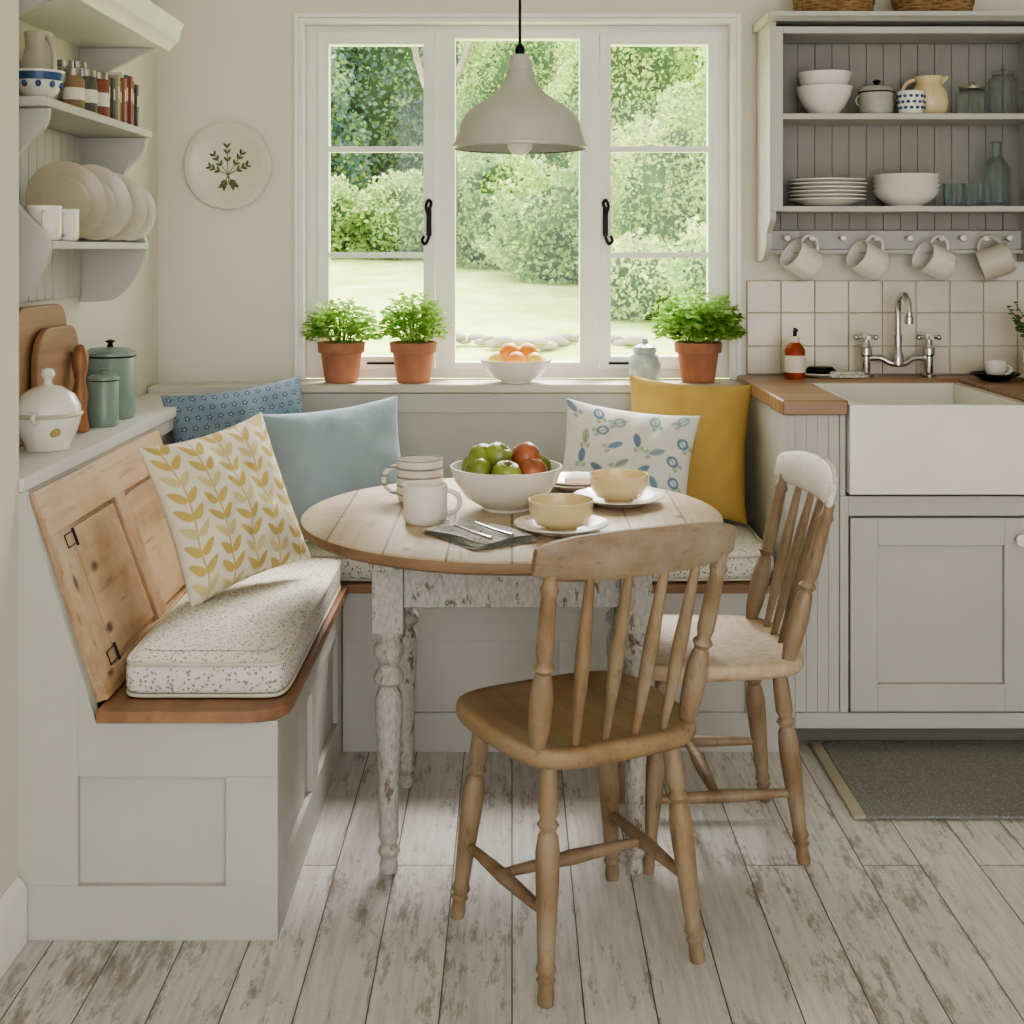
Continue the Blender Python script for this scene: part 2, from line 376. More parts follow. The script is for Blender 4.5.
def cushion(name,x0,x1,y0,y1,z0,z1,mat):
    hx,hy,hz=(x1-x0)/2,(y1-y0)/2,(z1-z0)/2
    m=MB()
    def se(t,e): return math.copysign(abs(t)**e,t)
    rows=20; prof=[]
    for j in range(rows+1):
        ph=-pi/2+pi*j/rows
        prof.append((abs(math.cos(ph))**.16,se(math.sin(ph),.42)))
    N=120; ring=[(se(math.cos(2*pi*k/N),.14),se(math.sin(2*pi*k/N),.14)) for k in range(N)]
    v=[];f=[]
    P=[(0.001,-1)]+prof[1:-1]+[(q,1) for q in (.86,.6,.3,.001)]
    for (r,z) in P:
        for (cx,cy) in ring:
            X=cx*hx*r;Y=cy*hy*r
            puff=(.014*(1-r**2)+.003*math.sin(9*(Y+y0))*math.cos(7*X)) if z>.5 else 0
            v.append((X,Y,hz+z*hz+puff))
    R=len(P)
    for j in range(R-1):
        for k in range(N):
            q=(k+1)%N; f.append((j*N+k,j*N+q,(j+1)*N+q,(j+1)*N+k))
    m.add(v,f,mat)
    for zz in (.08,.90):
        pts=[(cx*hx*.985,cy*hy*.985,zz*2*hz+.0) for cx,cy in ring]; pts.append(pts[0])
        m.tube(pts,.004,PIPE,6)
    return m.build(name,loc=((x0+x1)/2,(y0+y1)/2,z0),ang=80)
cushion('seat_cushion',-.745,-.43,2.465,3.325,.433,.505,CUSH)
cushion('seat_cushion',-.745,.685,3.335,3.86,.433,.505,CUSH)

# ---------------- pillows ----------------
def pillow(name,w,h,t,loc,rot,colfn=None,mat=None,n=90,roll=0):
    u=np.linspace(-1,1,n); U,Vv=np.meshgrid(u,u,indexing='ij')
    X=U*w/2*(1-.09*(1-Vv**2)); Z=Vv*h/2*(1-.09*(1-U**2))
    e=(1-np.abs(U)**2.4)*(1-np.abs(Vv)**2.4)
    T=t/2*np.clip(e,0,1)**.5
    ce=np.clip(e,0,1)
    wr=.004*np.sin(U*7+Vv*5+w*90)*ce+.003*np.sin(U*15-Vv*9)*ce+.005*np.sin(10*np.arctan2(Vv,U))*ce*(U*U+Vv*Vv)
    vs=np.concatenate([np.stack([X,-(T+wr),Z],-1).reshape(-1,3),np.stack([X,T+wr,Z],-1).reshape(-1,3)])
    R=Matrix.Rotation(roll,3,'Y'); vs=vs@np.array(R).T
    i,j=np.meshgrid(np.arange(n-1),np.arange(n-1),indexing='ij'); a=(i*n+j).ravel()
    f1=np.stack([a,a+n,a+n+1,a+1],-1); f2=np.stack([a,a+1,a+n+1,a+n],-1)+n*n
    fs=np.concatenate([f1,f2])
    me=bpy.data.meshes.new(name); me.from_pydata(vs.tolist(),[],fs.tolist())
    me.polygons.foreach_set('use_smooth',[True]*len(fs))
    if colfn is not None:
        c=colfn(U,Vv).reshape(-1,3); c=np.concatenate([c,c]); c=np.concatenate([c,np.ones((len(c),1))],1)
        at=me.color_attributes.new('Col','FLOAT_COLOR','POINT'); at.data.foreach_set('color',c.ravel())
        me.materials.append(FABM)
    else: me.materials.append(mat)
    o=bpy.data.objects.new(name,me); bpy.context.collection.objects.link(o)
    o.location=loc; o.rotation_euler=rot
    return o
def c3(h): return np.array(L(h)[:3])
def blend(c,m,col):
    m=np.clip(m,0,1)[...,None]; return c*(1-m)+col*m
def leafpat(U,V):
    c=np.ones(U.shape+(3,))*c3('#e7dfca'); cols=5; rows=9
    for ci in range(cols):
        cx=-1+(ci+.5)*2/cols
        c=blend(c,(.014-np.abs(U-cx-.02*np.sin(V*6+ci)))*120,c3('#c6ae6c'))
        for r in range(-1,rows+1):
            cy=-1+(r+.5+.5*(ci%2))*2/rows
            for s in (-1,1):
                dx=U-(cx+s*.09); dy=V-(cy+.06); a=s*math.radians(42)
                x=dx*math.sin(a)+dy*math.cos(a); y=dx*math.cos(a)-dy*math.sin(a)
                m=(1-(x/.125)**2-(y/(.052*(1-.35*x/.125)))**2)*4
                c=blend(c,m,c3('#cbb26c' if (r+ci)%3 else '#d8c794'))
    return c
def bluepat(U,V):
    c=np.ones(U.shape+(3,))*c3('#e9e7de'); r=random.Random(8)
    pts=[];tries=0
    while len(pts)<28 and tries<20000:
        tries+=1; p=(r.uniform(-.9,.9),r.uniform(-.9,.9))
        if all((p[0]-q[0])**2+(p[1]-q[1])**2>.09 for q in pts): pts.append(p)
    for k,(px,py) in enumerate(pts):
        a=r.uniform(-1.3,1.3); col=c3(r.choice(['#8b9fb2','#a3b5c2','#aebaa0','#7a91a7']))
        dx,dy=U-px,V-py; x=dx*math.sin(a)+dy*math.cos(a); y=dx*math.cos(a)-dy*math.sin(a)
        if k%3==0:
            c=blend(c,(1-((x)/.11)**2-(y/.09)**2)*4,col)
            c=blend(c,(1-((x)/.06)**2-(y/.05)**2)*4,c3('#d9e0dd'))
        else: c=blend(c,(1-((x-.03)/.13)**2-(y/.06)**2)*4,col)
        c=blend(c,np.clip(1-(x/.2)**2,0,1)*np.clip((.009-np.abs(y))*200,0,1),c3('#71869a'))
        for s in (-1,1):
            xx=x+.13; yy=y-s*.05
            c=blend(c,(1-(xx/.05)**2-(yy/.032)**2)*4,c3('#b4bfa4'))
    return c
def bluetile(U,V):
    c=np.ones(U.shape+(3,))*c3('#8496a8'); N=13
    for i in range(N):
        for j in range(N):
            cx=-1+(i+.5+.5*(j%2))*2/N; cy=-1+(j+.5)*2/N; dx=U-cx; dy=V-cy; rr=np.sqrt(dx*dx+dy*dy); th=np.arctan2(dy,dx)
            c=blend(c,(.056*(.72+.28*np.cos(5*th))-rr)*90,c3('#4d6076')); c=blend(c,(.016-rr)*140,c3('#c3ccd3'))
    return c
def solid(h): 
    return lambda U,V: np.ones(U.shape+(3,))*c3(h)*(1+.03*np.sin(U*90)*np.sin(V*90))[...,None]
pillow('blue_print_pillow',.40,.38,.13,(-.745,3.60,.725),(-.22,0,.45),bluetile,roll=-.10,n=220)
pillow('leaf_print_pillow',.36,.37,.13,(-.650,2.98,.70),(-.35,0,.88),leafpat,roll=-.13,n=220)
pillow('blue_linen_pillow',.385,.36,.14,(-.470,3.49,.695),(-.30,0,.22),solid('#a0afb9'),roll=-.11)
pillow('mustard_pillow',.36,.40,.13,(.505,3.74,.715),(-.20,0,-.08),solid('#c9a75f'),roll=.07)
pillow('botanical_print_pillow',.38,.34,.13,(.315,3.60,.685),(-.30,0,-.1),bluepat,roll=.12,n=220)

# ---------------- left wall shelf ----------------
b=MB(); P=SHELFP
front=spline([(-1.05,1.155),(-1.0,1.165),(-.955,1.21),(-.925,1.265),(-.92,1.30),(-.935,1.33),(-.985,1.38),(-1.0,1.43),(-.97,1.49),(-.93,1.53),(-.92,1.569)],6)
poly=[(-1.088,1.155)]+front+[(-1.088,1.569)]
up=[(-1.088,1.589)]+spline([(-1.05,1.589),(-1.055,1.66),(-1.035,1.72),(-.96,1.765),(-.90,1.794)],6)+[(-1.088,1.794)]
for y in (2.58,3.27): b.extr(poly,1,y,y+.02,P)
b.extr(up,1,3.27,3.29,P); b.extr(up,1,2.58,2.60,P)
b.box(-1.081,-.918,2.602,3.268,1.288,1.304,P); b.box(-1.088,-.915,2.55,3.31,1.570,1.588,P)
b.extr([(-1.088,1.795),(-.88,1.795),(-.87,1.81),(-.855,1.82),(-.85,1.85),(-.84,1.865),(-1.088,1.865)],1,2.48,3.34,WHITE)
for i in range(13):
    y=2.603+i*.0511; b.box(-1.088,-1.082,y+.0015,y+.0495,1.17,1.565,P)
b.build('wall_shelf_unit',bevel=.002)

# ---------------- crockery ----------------
def bowlp(R,H,foot=.4):
    return [(0,0),(foot*R,0),(foot*R,.06*H),(.72*R,.3*H),(.92*R,.68*H),(R,H),(.965*R,H),(.88*R,.66*H),(.66*R,.33*H),(.3*R,.14*H),(0,.12*H)]
def platep(R,h=.018): return [(0,0),(.55*R,0),(.62*R,.25*h),(R,h),(R,h+.003),(.64*R,.25*h+.004),(.56*R,.004),(0,.004)]
def mugp(R,H): return [(0,0),(.85*R,0),(.93*R,.06*H),(R,.2*H),(R,H),(.93*R,H),(.92*R,.15*H),(.8*R,.08*H),(0,.07*H)]
def handle(m,R,z0,z1,out,mat,a=0,r=.0055):
    zc=(z0+z1)/2; pts=[]
    for i in range(13):
        t=-pi/2+pi*i/12; pts.append(((R-.003+out*math.cos(t))*math.cos(a),(R-.003+out*math.cos(t))*math.sin(a),zc+(z1-z0)/2*math.sin(t)))
    m.tube(pts,r,mat,8)
def mug(name,R,H,loc,mat,a=0,rot=0):
    m=MB(); m.lathe(mugp(R,H),(0,0,0),mat); handle(m,R,.2*H,.82*H,R*.62,mat,a); return m.build(name,loc,rot)
def teacup(name,R,H,loc,PR,matc,matp,a=0):
    m=MB(); m.lathe(platep(PR),(0,0,0),matp,48); m.lathe([(0,0),(.48*R,0),(.5*R,.08*H),(.78*R,.2*H),(.95*R,.5*H),(R,H),(.965*R,H),(.9*R,.5*H),(.7*R,.24*H),(0,.14*H)],(0,0,.006),matc); handle(m,R*.95,.35*H,.85*H,.020,matc,a,.004); return m.build(name,loc)
m=MB(); m.T=Matrix.Rotation(pi/2,4,'X')
m.lathe([(0,0),(.09,0),(.097,.006),(.13,.014),(.133,.018),(.130,.019),(.098,.011),(.088,.006),(0,.006)],(0,0,0),PLATEW,56)
for k in range(56):
    a=2*pi*k/56; m.ball((.131*math.cos(a),.131*math.sin(a),.017),.003,PLATEW,seg=6)
m.T=Matrix.Identity(4)
SPRIG=plain('painted_sprig','#667044',.5); BERRY=plain('painted_berry','#6d4540',.5)
for a,r in ((92,.085),(58,.075),(125,.072),(28,.062),(155,.058),(300,.035),(245,.035)):
    ca,sa=math.cos(math.radians(a)),math.sin(math.radians(a)); oz=-.028
    m.tube([(0,-.0075,oz),(r*ca,-.0075,r*sa+oz)],.0012,SPRIG,5)
    for t in (.5,.78,1):
        for s in (-1,1):
            an=math.radians(a+s*38); px,pz=r*t*ca,r*t*sa+oz
            mt=BERRY if (t==1 and s==1) else SPRIG
            m.T=Matrix.Translation((px+.008*math.cos(an),-.0075,pz+.008*math.sin(an)))@Matrix.Rotation(-an,4,'Y'); m.ball((0,0,0),.009,mt,(1,.1,.42),8); m.T=Matrix.Identity(4)
m.tube([(0,-.0075,-.028),(.004,-.0075,-.06)],.0013,SPRIG,5)
m.build('decorative_wall_plate',(-.871,3.995,1.544))

b=MB()
PB=plain('sand_glaze_plate','#b3a78f',.35,var=.05,bmp=0,coat=.3); PB2=plain('oat_glaze_plate','#c4bba8',.35,var=.05,bmp=0,coat=.3)
for (x,y,R,mt) in ((-.985,2.86,.088,PB),(-.965,2.98,.088,PB2),(-.950,3.08,.082,STONE),(-.945,3.17,.074,PLATEW)):
    b.T=Matrix.Translation((x,y,1.306+R*.98))@Matrix.Rotation(math.radians(38),4,'Z')@Matrix.Rotation(math.radians(80),4,'X')
    b.lathe([(0,0),(.55*R,0),(.66*R,.004),(R,.014),(R*1.0,.0175),(.97*R,.0165),(.70*R,.007),(.62*R,.001),(0,.001)],(0,0,0),mt,40)
b.T=Matrix.Identity(4); b.build('display_plates')
mug('shelf_mug',.036,.07,(-.955,2.65,1.306),CERAM,-1.2); mug('shelf_mug',.033,.066,(-.950,2.75,1.306),CERAM,-1.2)
def jug(name,R,H,loc,mat,a=pi,sc=1):
    m=MB(); m.lathe([(0,0),(.7*R,0),(.9*R,.1*H),(R,.35*H),(.9*R,.6*H),(.62*R,.82*H),(.72*R,H),(.66*R,H),(.56*R,.82*H),(.8*R,.6*H),(.9*R,.3*H),(0,.05*H)],(0,0,0),mat)
    handle(m,R*.75,.3*H,.92*H,R*.6,mat,a,.006)
    m.tube([(-math.cos(a)*R*.5,-math.sin(a)*R*.5,.86*H),(-math.cos(a)*R*.95,-math.sin(a)*R*.95,H*1.0)],[R*.25,R*.1],mat,8)
    return m.build(name,loc)
jug('stoneware_jug',.042,.165,(-1.02,2.80,1.589),STONE,-.6)
m=MB(); m.lathe(bowlp(.052,.065),(0,0,0),CERAM); m.lathe([(.0500,.044),(.0518,.052),(.0525,.060),(.051,.058),(.0495,.046)],(0,0,0),BLUEW); 
for k in range(10):
    a=2*pi*k/10; m.ball((.045*math.cos(a),.045*math.sin(a),.036),.006,BLUEW,(1,1,1.2),8)
m.build('patterned_bowl',(-.975,2.68,1.589))
b=MB(); cols=['#8c7355','#5d5a50','#a99d84','#8f5142','#5f7d68','#b05f45','#ddd5c2','#4c6270','#9a4e40','#8b9a66']
bm=[plain('spine_%d'%i,c,.6) for i,c in enumerate(cols)]
lid=plain('jar_lid_metal','#9b968a',.35,metal=.7)
y=2.83
for i in range(5):
    h=(.075,.10,.085,.11,.09)[i]; x=-.955-.035*(i%2)
    b.lathe([(0,0),(.022,0),(.024,.01),(.024,h-.01),(.019,h),(0,h)],(x,y,1.589),(bm[0],bm[2],bm[1],bm[6],bm[3])[i],20); b.lathe([(0,0),(.021,0),(.021,.015),(0,.015)],(x,y,1.589+h),lid,20)
    b.lathe([(.0245,h*.3),(.0246,h*.3),(.0246,h*.65),(.0245,h*.65)],(x,y,1.589),LABEL,20); y+=.043
for i in range(12):
    h=.10+.03*random.random(); b.box(-1.03,-.945+.006*(i%3),y,y+.0155,1.589,1.589+h,bm[i%10]); 
    b.box(-.9455+.006*(i%3),-.9445+.006*(i%3),y+.003,y+.0125,1.589+h*.5,1.589+h*.75,LABEL if i%2 else bm[6]); y+=.0172
b.build('spice_jars_and_books',bevel=.001)

m=MB(); k=1.18
m.lathe([(r,z*k) for r,z in [(0,0),(.045,0),(.048,.01),(.06,.03),(.068,.055),(.070,.062),(.068,.078),(.056,.098),(.03,.112),(0,.118)]],(0,0,0),CERAM)
m.lathe([(r,z*k) for r,z in [(0,.112),(.010,.115),(.008,.124),(.016,.134),(.012,.144),(0,.147)]],(0,0,0),CERAM,20)
m.lathe([(.0703,.070),(.074,.075),(.0703,.080)],(0,0,0),STONE)
for s in (-1,1): m.tube(spline([(0,s*.062,.06),(0,s*.085,.07),(0,s*.085,.08),(0,s*.062,.082)],4),.005,CERAM,8)
m.ball((.030,-.050,.042),.018,plain('gold_fruit_motif','#b8a262',.4),(.9,.35,.6),12)
m.build('soup_tureen',(-.993,2.78,.861))
def canister(name,R,H,loc):
    m=MB(); m.lathe([(0,0),(R*.96,0),(R,.01),(R,H*.82),(R*.98,H*.83),(R*1.03,H*.84),(R*1.03,H*.9),(R*.8,H*.95),(0,H*.97)],(0,0,0),GRN)
    m.lathe([(0,H*.96),(.008,H*.97),(.006,H*1.02),(.014,H*1.05),(0,H*1.08)],(0,0,0),BLACK if R>.05 else GRN,20)
    m.lathe([(R*1.031,H*.835),(R*1.045,H*.845),(R*1.031,H*.855)],(0,0,0),BLACK,40)
    return m.build(name,loc)
canister('storage_canister',.062,.185,(-1.02,3.30,.861)); canister('storage_canister',.036,.13,(-.99,3.15,.861))
m=MB()
def board(M,w,h,t,hole=False):
    m.T=M; pts=[]
    for cx,cz,a in ((w/2-.05,.03,-90),(w/2-.07,h-.07,0),(-w/2+.07,h-.07,90),(-w/2+.05,.03,180)): 
        r=.03 if cz<.05 else .07
        pts+=arc(cx,cz,r,a,a+90,6)
    m.extr(pts,1,0,t,BOARDW); m.T=Matrix.Identity(4)
RZ=Matrix.Rotation(pi/2,4,'Z')
board(Matrix.Translation((-1.062,2.90,.862))@RZ@Matrix.Rotation(.05,4,'X'),.34,.30,.016)
board(Matrix.Translation((-1.040,2.96,.862))@RZ@Matrix.Rotation(.05,4,'X'),.27,.25,.016)
m.build('cutting_boards',bevel=.003)
m=MB(); m.lathe([(0,0),(.018,0),(.020,.01),(.015,.05),(.018,.09),(.012,.12),(.018,.15),(.020,.18),(.011,.2),(0,.205)],(0,0,0),wood('pepper_mill_wood','#7b5238','#a8754f',2,30,4,.35,False)); m.build('pepper_mill',(-1.01,3.04,.861))

# ---------------- base cabinet, sink, worktop ----------------
b=MB()
b.box(.715,2.38,3.361,3.98,.09,.655,G)
b.box(1.34,2.38,3.361,3.98,.656,.86,G); b.box(.715,.853,3.361,3.98,.656,.86,G); b.box(.853,1.34,3.885,3.98,.656,.86,G)
b.box(.702,.7145,3.338,3.98,.0,.863,G)
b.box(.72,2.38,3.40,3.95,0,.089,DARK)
b.box(.702,.725,3.328,3.3375,.0,.863,G); b.box(.840,.862,3.33,3.3605,.101,.655,G); b.box(.840,.855,3.33,3.3605,.656,.863,G)
b.box(.7155,.8395,3.338,3.3605,.101,.863,G)
for i in range(4):
    x=.7262+i*.02835; b.box(x,x+.0281,3.334,3.342,.101,.863,G)
b.box(.7255,2.38,3.33,3.3605,.06,.10,G); b.box(.862,2.38,3.33,3.3605,.605,.655,G)
def shaker(x0,x1,z0,z1):
    f=.07; b.box(x0+f,x1-f,3.338,3.345,z0+f,z1-f,G)
    b.box(x0,x0+f,3.325,3.345,z0,z1,G); b.box(x1-f,x1,3.325,3.345,z0,z1,G)
    b.box(x0+f,x1-f,3.325,3.345,z0,z0+f,G); b.box(x0+f,x1-f,3.325,3.345,z1-f,z1,G)
shaker(.866,1.33,.105,.60); shaker(1.345,1.86,.105,.60); shaker(1.88,2.37,.105,.60)
b.box(1.336,2.38,3.33,3.3605,.656,.863,G)
for x in (1.297,1.38): 
    b.T=Matrix.Translation((x,3.325,.548))@Matrix.Rotation(pi/2,4,'X'); b.lathe([(0,0),(.006,0),(.006,.012),(.016,.018),(.016,.026),(0,.03)],(0,0,0),CERAM,20); b.T=Matrix.Identity(4)
b.build('base_cabinet',bevel=.0015)
b=MB(); W=BUTCH
b.box(.690,.856,3.31,3.98,.865,.903,W); b.box(.8565,1.335,3.874,3.98,.865,.903,W); b.box(1.3355,2.38,3.31,3.98,.865,.903,W)
b.build('butcher_block_worktop',bevel=.004)
b=MB(); x0,x1,ya,yb,z0,z1=.858,1.332,3.30,3.87,.665,.892
b.box(x0,x1,ya,ya+.03,z0,z1,CERAM); b.box(x0,x1,yb-.03,yb,z0,z1,CERAM); b.box(x0,x0+.03,ya+.03,yb-.03,z0,z1,CERAM); b.box(x1-.03,x1,ya+.03,yb-.03,z0,z1,CERAM); b.box(x0+.03,x1-.03,ya+.03,yb-.03,z0,z0+.03,CERAM)
b.lathe([(0,.031),(.03,.031),(.03,.034),(0,.034)],((x0+x1)/2,3.6,z0),CHROME,24)
b.build('belfast_sink',bevel=.005,seg=3)
b=MB(); TL=plain('handmade_tile','#dfd5c4',.25,var=.06,vs=5,bmp=.2,bs=14,coat=.3); GR=plain('tile_grout','#cfc4b2',.9)
b.box(.72,2.39,3.990,3.999,.904,1.192,GR)
for i in range(16):
    for j,(za,zb) in enumerate(((.906,.990),(.992,1.0925),(1.0945,1.191))):
        b.box(.722+i*.1035,.722+i*.1035+.1015,3.984-.001*random.random(),3.991,za,zb,TL)
b.build('trim_2_backsplash_tiles',bevel=.002)
m=MB(); C=CHROME
for x in (-.095,.095):
    m.lathe([(0,0),(.022,0),(.022,.006),(.013,.012),(.013,.06),(.018,.066),(.018,.085),(.012,.092),(.010,.11),(0,.112)],(x,0,0),C,20)
    m.tube([(x-.03,0,.118),(x+.03,0,.118)],.006,C,8); m.tube([(x,-.03,.118),(x,.03,.118)],.006,C,8)
    m.ball((x,0,.12),.011,CERAM)
    for s in (-1,1): m.ball((x+s*.03,0,.118),.0085,C)
m.tube(spline([(-.095,0,.055),(-.05,0,.055),(-.02,-.005,.04),(.02,-.005,.04),(.05,0,.055),(.095,0,.055)],5),.009,C,10)
m.lathe([(0,0),(.017,0),(.017,.03),(.012,.04),(.012,.09),(0,.09)],(0,-.005,.035),C,20)
m.tube(spline([(0,-.005,.10),(0,-.005,.20),(0,-.02,.235),(0,-.06,.25),(0,-.10,.235),(0,-.115,.20),(0,-.115,.18)],7),.0095,C,12)
m.lathe([(0,0),(.013,0),(.013,.02),(.0095,.024)],(0,-.115,.165),C,16)
m.build('bridge_faucet',(1.165,3.93,.904))
m=MB(); m.lathe([(0,0),(.028,0),(.03,.006),(.03,.085),(.022,.10),(.013,.108),(0,.108)],(0,0,0),SOAP,28); m.lathe([(.0305,.02),(.0308,.02),(.0308,.07),(.0305,.07)],(0,0,0),LABEL,28)
m.lathe([(0,.108),(.014,.108),(.014,.125),(0,.127)],(0,0,0),LABEL,16); m.lathe([(0,.125),(.006,.125),(.005,.15),(0,.15)],(0,0,0),BLACK,16); m.tube([(0,0,.148),(0,-.03,.145)],.004,BLACK,8); m.build('soap_bottle',(.84,3.86,.904))
m=MB(); m.lathe(platep(.06,.01),(0,0,0),CERAM); m.lathe([(0,.01),(.035,.01),(.04,.018),(.03,.03),(0,.032)],(0,0,0),BLACK,24,1.2,.7); m.build('scrubber_dish',(.93,3.92,.904))
m=MB(); m.box(-.055,.055,-.028,.028,0,.010,CUSH); m.box(-.048,.052,-.026,.026,.010,.018,CUSH); m.build('folded_dishcloth',(1.0,3.90,.904),.1,bevel=.004)
teacup('counter_cup_and_saucer',.032,.05,(1.42,3.82,.904),.07,CERAM,BLACK)
# ---------------- hutch ----------------
b=MB(); P=SHELFP
side=[(3.99,1.95),(3.78,1.95)]+spline([(3.78,1.40),(3.785,1.37),(3.83,1.34),(3.84,1.30),(3.87,1.27),(3.91,1.255),(3.99,1.25)],6)
b.extr(side,0,.750,.768,P); b.extr(side,0,1.55,1.572,P)
b.box(.748,.786,3.770,3.7795,1.40,1.935,P); b.box(1.53,1.574,3.770,3.7795,1.40,1.935,P)
b.box(.7685,1.5495,3.785,3.977,1.667,1.684,P); b.box(.7685,1.5495,3.785,3.977,1.398,1.414,P)
b.box(.7685,1.5495,3.80,3.977,1.918,1.93,P)
b.box(.7865,1.5295,3.772,3.7795,1.915,1.935,P)
b.extr([(3.99,1.951),(3.77,1.951),(3.765,1.955),(3.745,1.962),(3.745,1.975),(3.99,1.975)],0,.738,1.592,P)
x=.770
while x<1.54:
    b.box(x+.0006,x+.0517,3.978,3.986,1.346,1.916,BEAD); x+=.0523
b.box(.7685,1.5495,3.9862,3.996,1.33,1.93,BEAD)
b.box(.7685,1.5495,3.955,3.977,1.288,1.345,P); b.box(.7685,1.5495,3.94,3.985,1.275,1.287,P)
for xx in (.83,.905,1.0,1.10,1.2,1.295,1.36,1.43,1.5):
    b.T=Matrix.Translation((xx,3.957,1.322))@Matrix.Rotation(pi/2,4,'X'); b.lathe([(0,0),(.006,0),(.006,.03),(.011,.036),(.009,.045),(0,.047)],(0,0,0),CERAM,14); b.T=Matrix.Identity(4)
b.build('plate_rack_dresser',bevel=.0012)
zt=1.685; zl=1.415
m=MB(); m.lathe(bowlp(.083,.085,.5),(0,0,0),CERAM); m.lathe(bowlp(.080,.085,.5),(0,0,.042),CERAM); m.build('stacked_mixing_bowls',(.93,3.87,zt))
m=MB(); m.lathe([(0,0),(.046,0),(.05,.01),(.05,.062),(.053,.066),(.053,.072),(.04,.086),(0,.092)],(0,0,0),ENAM); m.lathe([(0,.09),(.006,.092),(.012,.104),(0,.11)],(0,0,0),BLACK,16)
m.lathe([(.0525,.066),(.0545,.069),(.0525,.072)],(0,0,0),BLACK); handle(m,.05,.03,.06,.014,ENAM,0,.003); handle(m,.05,.03,.06,.014,ENAM,pi,.003); m.build('enamel_sugar_pot',(1.085,3.87,zt))
m=MB(); m.lathe(mugp(.038,.068),(0,0,0),CERAM)
for j in range(3):
    for k in range(14):
        a=2*pi*k/14+j*.2; m.ball((.0378*math.cos(a),.0378*math.sin(a),.018+j*.017),.006,BLUEW,(1,1,.8),6)
m.build('blue_patterned_mug',(1.175,3.83,zt))
jug('cream_jug',.06,.12,(1.25,3.90,zt),CREAM,pi)
def jar(name,R,H,loc,g,lidm):
    m=MB(); m.lathe([(0,0),(.95*R,0),(R,.03*H),(R,.75*H),(.7*R,.84*H),(.7*R,.88*H),(.64*R,.88*H),(.92*R,.72*H),(.92*R,.05*H),(0,.04*H)],(0,0,0),g,28)
    m.lathe([(0,.88*H),(.76*R,.88*H),(.76*R,.96*H),(.2*R,H),(0,H)],(0,0,0),lidm,28); m.ball((0,0,H*1.03),.009,lidm,seg=12); return m.build(name,loc)
jar('glass_storage_jar',.048,.09,(1.37,3.87,zt),GLASS,lid); jar('glass_storage_jar',.045,.14,(1.465,3.88,zt),GLASS,GLASS)
m=MB()
for i in range(6): m.lathe(platep(.115-.002*(i%2),.02),(random.uniform(-.002,.002),0,i*.0115),CERAM,48)
m.build('plate_stack',(.94,3.88,zl))
m=MB()
for i in range(4): m.lathe(bowlp(.098,.05,.5),(0,0,i*.015),CERAM,48)
m.build('bowl_stack',(1.175,3.875,zl))
m=MB()
for x in (0,.062): m.lathe([(0,0),(.026,0),(.029,.07),(.027,.07),(.024,.006),(0,.006)],(x,0,0),BGLASS,24)
m.build('drinking_glasses',(1.315,3.88,zl))
m=MB(); m.lathe([(0,0),(.038,0),(.042,.01),(.042,.11),(.03,.135),(.016,.15),(.015,.185),(.02,.19),(.018,.195),(.013,.19),(.013,.15),(.036,.11),(.038,.01),(0,.008)],(0,0,0),BGLASS,28); m.build('glass_bottle',(1.445,3.88,zl))
for k,(x,t) in enumerate(((.905,.50),(1.10,.45),(1.295,.38),(1.43,-.35))):
    m=MB(); Rm,Hm=.048,.094
    m.T=Matrix.Rotation(.35 if t>0 else -.3,4,'Z')@Matrix.Rotation(t-pi/2,4,'Y')@Matrix.Translation((-(Rm+.024),0,-.048))
    m.lathe(mugp(Rm,Hm),(0,0,0),STONE if k==3 else CERAM,32); handle(m,Rm,.18*Hm,.85*Hm,.034,CERAM if k!=3 else STONE,0,.005)
    m.build('hanging_mug',(x,3.915,1.319))
def basket(name,R,H,loc):
    m=MB(); n=int(H/.009)
    for j in range(n+1):
        r=R*(.82+.18*j/n); pts=[(r*math.cos(a)*1.35+.0,r*math.sin(a),.006+j*.009+.0025*math.sin(12*a+j*pi)) for a in np.linspace(0,2*pi,61)]
        m.tube(pts,.0058,BASK,6)
    m.lathe([(0,.003),(R*.8,.003),(R*.8,.01),(0,.01)],(0,0,0),BASK,32,1.35,1); return m.build(name,loc)
basket('wicker_basket',.095,.09,(.96,3.875,1.976)); basket('wicker_basket',.095,.09,(1.255,3.875,1.976))

# ---------------- sill items ----------------
def herb(name,loc,R,H,n=420,leaf=.022,seed=1):
    r=random.Random(seed); m=MB()
    m.lathe([(0,0),(.048,0),(.050,.004),(.062,.088),(.070,.09),(.072,.12),(.066,.122),(.062,.1),(0,.1)],(0,0,0),TERRA,40)
    m.lathe([(0,.102),(.062,.104)],(0,0,0),SOIL,24)
    for k in range(n):
        a=r.uniform(0,2*pi); ph=math.acos(r.uniform(-.15,1)); rr=R*r.uniform(.45,1)
        p=Vector((rr*math.sin(ph)*math.cos(a),rr*math.sin(ph)*math.sin(a)*(.72 if math.sin(a)>0 else 1),.125+H*.15+rr/R*H*.85*math.cos(ph)))
        p.y=min(p.y,.055)
        if k%9==0: m.tube([(p.x*.25,p.y*.25,.1),(p.x*.6,p.y*.6,.1+(p.z-.1)*.6),tuple(p)],.0014,HERB,5)
        d=Vector((math.cos(a)+r.uniform(-.7,.7),math.sin(a)+r.uniform(-.7,.7),r.uniform(-.3,.7))).normalized()
        s=d.cross(Vector((r.uniform(-.4,.4),r.uniform(-.4,.4),1))).normalized(); u=s.cross(d); l=leaf*r.uniform(.6,1.2); w=l*.48
        v=[p,p+d*l*.35+s*w+u*w*.3,p+d*l*.8+s*w*.6+u*w*.1,p+d*l-u*l*.12,p+d*l*.8-s*w*.6+u*w*.1,p+d*l*.35-s*w+u*w*.3]
        m.add(v,[(0,1,2,3),(0,3,4,5)],HERB)
    return m.build(name,loc)
